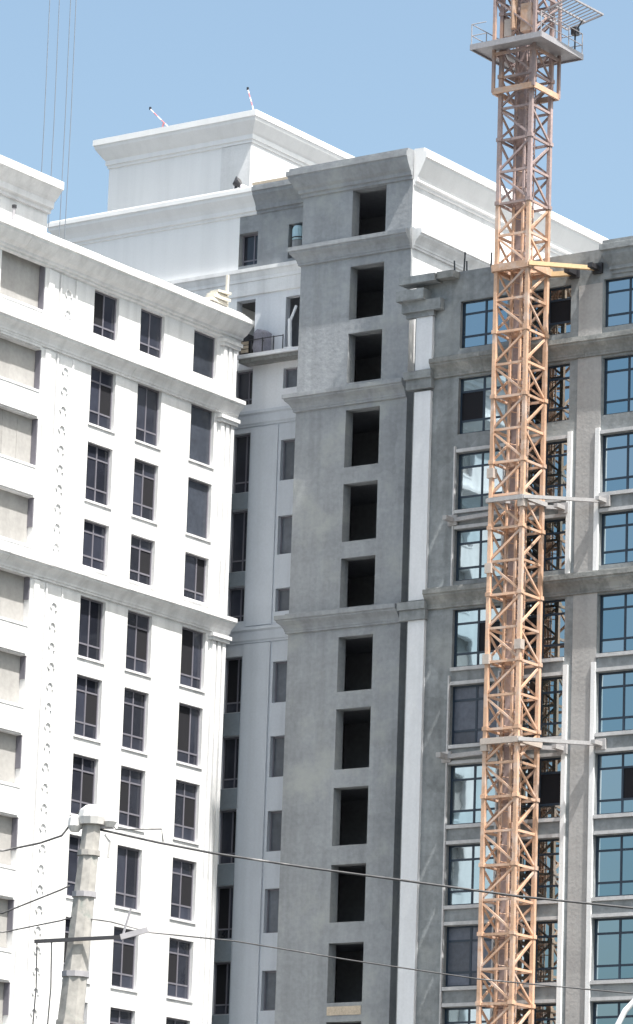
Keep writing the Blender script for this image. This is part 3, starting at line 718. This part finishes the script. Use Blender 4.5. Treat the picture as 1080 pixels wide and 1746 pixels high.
# things on the balcony slab
zb = 48.79
tb = thing('tarpaulin_bundle', 'mauve tarpaulin bundle standing on the balcony against the white wall', 'bundle', (-102.7, 141.3, zb))
pts = [(-102.7,141.3,zb),(-102.72,141.32,zb+0.25),(-102.66,141.3,zb+0.6),(-102.7,141.33,zb+0.95),(-102.64,141.3,zb+1.1)]
MB().tube(pts,[0.34,0.44,0.40,0.43,0.30],5).build('cloth', M['tarp'], tb, (-102.7,141.3,zb))
MB().box(-103.02,-102.4,140.98,141.02,zb+0.50,zb+0.56).build('strap', M['dark'], tb, (-102.7,141.3,zb))
bx = thing('tool_crate', 'dark wooden crate at the left end of the balcony', 'crate', (-103.45, 141.2, zb))
MB().box(-103.7,-103.2,141.0,141.45,zb,zb+0.06).build('base', M['dark'], bx, (-103.45,141.2,zb))
for z_ in (0.10, 0.28, 0.46): MB().box(-103.7,-103.2,140.98,141.0,zb+z_,zb+z_+0.14).build('slat', M['timber'], bx, (-103.45,141.2,zb))
MB().box(-103.66,-103.24,141.03,141.42,zb+0.06,zb+0.95).build('load', M['dark'], bx, (-103.45,141.2,zb))
wp = thing('white_prop', 'white steel prop standing at the right end of the balcony', 'prop', (-101.0, 141.0, zb))
MB().tube([(-101.0,141.05,zb),(-101.05,141.05,zb+1.35)],0.09,8).build('tube', M['lamp'], wp, (-101,141,zb))
MB().box(-101.2,-100.8,140.9,141.2,zb,zb+0.05).build('foot', M['lamp'], wp, (-101,141,zb))
MB().beam((-101.05,141.05,zb+1.2),(-100.8,141.15,zb+1.95),0.1).build('arm', M['lamp'], wp, (-101,141,zb))
rl = thing('balcony_rail', 'low dark temporary rail along the balcony edge', 'rail', (-102.2, 140.95, zb))
for x in (-103.6,-103.0,-102.4,-101.8,-101.3): MB().tube([(x,140.93,zb),(x,140.93,zb+0.66)],0.025,6).build('post', M['dark'], rl, (-102.2,140.95,zb))
MB().tube([(-103.6,140.93,zb+0.62),(-101.3,140.93,zb+0.62)],0.02,6).build('bar', M['dark'], rl, (-102.2,140.95,zb))
zb2 = 54.0
br_ = thing('water_barrel', 'pale blue plastic barrel in the narrow opening left of the grey tower', 'barrel', (-101.35, 141.75, 53.17))
MB().tube([(-101.32,141.85,53.17),(-101.32,141.85,53.95)],[0.27,0.27],12).build('support', M['plaster'], br_, (-101.35,141.75,53.17))
MB().tube([(-101.32,141.85,53.98),(-101.32,141.85,54.05),(-101.32,141.85,54.5),(-101.32,141.85,54.62)],[0.24,0.28,0.28,0.22],12).build('drum', M['barrel'], br_, (-101.35,141.75,53.17), smooth=False)
MB().tube([(-101.32,141.85,54.05),(-101.32,141.85,54.1)],0.30,12).build('hoop', M['dark'], br_, (-101.35,141.75,53.17))

# ropes of a hoist coming down on the wing roof
RP = [(-106.45, 130.0, 'outermost left'), (-105.92, 130.0, 'second from left'), (-105.3, 130.0, 'third from left'), (-105.0, 130.0, 'rightmost')]
for (x, y, nm) in RP:
    lean = random.uniform(-0.02, 0.05)
    rp = MB().tube([(x, y, 50.05), (x+lean, y, 57), (x-lean*0.5, y, 66)], 0.018, 5).build('hoist_rope', M['rope'], None, (x, y, 50.05))
    tag(rp, 'thin vertical hoist rope against the sky, %s of the four' % nm, 'rope', 'hoist ropes above the white wing')

# ------------------------------------------------------------------ utility pole, its fittings and the overhead wires (about 45 m away)
dv = Vector((0.818, 0.575, 0)); fv = Vector((-0.575, 0.818, 0))
B0 = Vector((-27.93, 35.37, 0))
def pp(x, y, z): return Vector((x, y, z))
up_ = thing('utility_pole', 'weathered concrete utility pole leaning slightly, with a white capped top', 'utility pole', B0)
top = pp(-27.83, 35.44, 8.38); mid = pp(-27.945, 35.36, 6.16)
dirn = (top-mid); base = mid - dirn*(6.16/dirn.z)
po = MB()
rings = [(0.0, 0.25, 0.25), (0.55, 0.19, 0.19), (0.735, 0.155, 0.155), (0.735, 0.142, 0.142), (0.88, 0.118, 0.118), (1.0, 0.098, 0.098)]
i0 = 0
N = 8
for t, a_, b_ in rings:
    c_ = base.lerp(top, t)
    for k in range(N):
        an = 2*math.pi*(k+0.5)/N
        po.v.append(tuple(c_ + dv*(math.cos(an)*a_*1.06) + fv*(math.sin(an)*b_*1.06)))
for r_ in range(len(rings)-1):
    for k in range(N): po.f.append((r_*N+k, r_*N+(k+1)%N, (r_+1)*N+(k+1)%N, (r_+1)*N+k))
po.f.append(tuple(range((len(rings)-1)*N, len(rings)*N)))
po.build('shaft', M['pole'], up_, B0)
tp = top
MB().tube([tp+Vector((0,0,-0.06)), tp+Vector((0,0,0.02)), tp+Vector((0,0,0.10)), tp+Vector((0,0,0.155))], [0.145, 0.165, 0.15, 0.08], 12).build('cap', M['cap'], up_, B0)
for s_, dz in ((-1, -0.04), (1, 0.02)):
    c_ = tp + dv*(0.19*s_)
    MB().tube([c_+Vector((0,0,-0.10+dz)), c_+Vector((0,0,-0.04+dz)), c_+Vector((0,0,0.05+dz)), c_+Vector((0,0,0.09+dz))], [0.05, 0.085, 0.075, 0.02], 10).build('insulator', M['cap'], up_, B0)
MB().beam(tp+dv*-0.22+Vector((0,0,-0.09)), tp+dv*0.24+Vector((0,0,-0.07)), 0.05, 0.045).build('bracket', M['crane_grey'], up_, B0)
for t in (0.90, 0.955, 0.795):
    c_ = base.lerp(top, t); rr = 0.115 + (1-t)*0.16
    MB().tube([c_-Vector((0,0,0.03)), c_+Vector((0,0,0.03))], rr*1.06, 10).build('clamp_band', M['pole'] if t > .9 else M['crane_grey'], up_, B0)
# cable hooks hanging on the right side
MB().tube([tp+dv*0.15+Vector((0,0,-0.16)), tp+dv*0.22+Vector((0,0,-0.24)), tp+dv*0.2+Vector((0,0,-0.42))], [0.02,0.035,0.025], 6).build('hook', M['cap'], up_, B0)
# cross arm
ca = pp(-28.29, 35.11, 6.99) - fv*0.16; cb = pp(-27.52, 35.65, 7.07) - fv*0.16
MB().beam(ca, cb, 0.032, 0.04).build('cross_arm', M['dark'], up_, B0)
MB().beam(cb, pp(-27.28, 35.82, 7.16)-fv*0.16, 0.04, 0.06).build('arm_sleeve', M['crane_grey'], up_, B0)
MB().beam(cb+dv*0.02, cb+dv*0.10+Vector((0,0,0.32)), 0.018).build('arm_strut', M['crane_grey'], up_, B0)
for q_ in (ca+dv*0.03, ca+dv*0.19):
    MB().tube([q_, q_+dv*0.015+Vector((0,0,-0.5)), q_+dv*-0.03+Vector((0,0,-1.6)), q_+dv*-0.02+Vector((0,0,-6.4))], 0.0085, 5).build('drop_cable', M['wire'], up_, B0)

def wire(pts, r, label, name='overhead_wire'):
    P = [Vector(p) for p in pts]
    outp = P
    w = MB().tube(outp, r, 6).build(name, M['wire'], None, P[0], smooth=True)
    tag(w, label, 'wire', 'overhead wires at the utility pole'); return w
wire([pp(-38.5,28,9.9), pp(-33,31.8,8.35), pp(-28.63,34.88,8.0), pp(-28.3,35.12,8.1), pp(-28.10,35.25,8.19), pp(-28.02,35.31,8.33)], 0.0125, 'dark overhead wire left of the pole top, rising to the porcelain knob')
wire([pp(-27.82,35.45,8.285), pp(-27.23,35.86,8.15), pp(-26.72,36.22,8.05), pp(-25.9,36.8,7.93), pp(-25.0,37.44,7.82), pp(-23.99,38.14,7.69), pp(-22.93,38.89,7.6), pp(-18,42.3,7.4), pp(-10,47.9,7.9)], 0.0135, 'thick dark overhead wire sagging right from the pole top across all facades')
wire([pp(-38.5,28,7.4), pp(-28.60,34.90,7.31), pp(-28.08,35.26,7.59), pp(-28.0,35.31,7.64)], 0.010, 'grey wire climbing from the left picture edge to the pole middle')
wire([pp(-38.5,28,7.6), pp(-28.59,34.91,7.10), pp(-28.07,35.27,7.25), pp(-27.91,35.30,7.29), pp(-27.60,35.55,7.25), pp(-27.25,35.85,7.15), pp(-26.51,36.37,7.09), pp(-25.45,37.12,6.92), pp(-24.29,37.93,6.76), pp(-18,42.3,6.3), pp(-10,47.9,6.5)], 0.0085, 'thin pale wire passing in front of the lower pole and along the tower foot')
wire([pp(-28.02,35.31,8.40), pp(-27.9,35.40,8.52), pp(-27.72,35.52,8.46), pp(-27.62,35.6,8.28), pp(-27.2,35.88,8.30), pp(-27.18,35.89,8.16)], 0.008, 'short loose jumper cable looping over the capped pole top')

# ------------------------------------------------------------------ street lamp whose bent arm enters at the lower right
lp = thing('street_lamp', 'white street lamp with a bent tube arm at the lower right corner', 'street lamp', (-23.12, 38.75, 0))
pts = [pp(-23.12,38.75,0), pp(-23.12,38.75,4.0), pp(-23.11,38.76,6.0), pp(-23.06,38.8,6.30), pp(-22.99,38.85,6.47), pp(-22.9,38.91,6.59), pp(-22.6,39.12,6.70), pp(-22.1,39.47,6.72)]
MB().tube(pts[:3], [0.075, 0.055, 0.036], 10).build('pole', M['lamp'], lp, (-23.12,38.75,0), smooth=True)
MB().tube(pts[2:], 0.033, 10).build('arm', M['lamp'], lp, (-23.12,38.75,0), smooth=True)
hd = MB().tube([pp(-22.2,39.4,6.70), pp(-22.05,39.5,6.69), pp(-21.7,39.75,6.66), pp(-21.5,39.9,6.65)], [0.05, 0.13, 0.15, 0.05], 10)
hd.build('lamp_head', M['lamp'], lp, (-23.12,38.75,0), smooth=True)
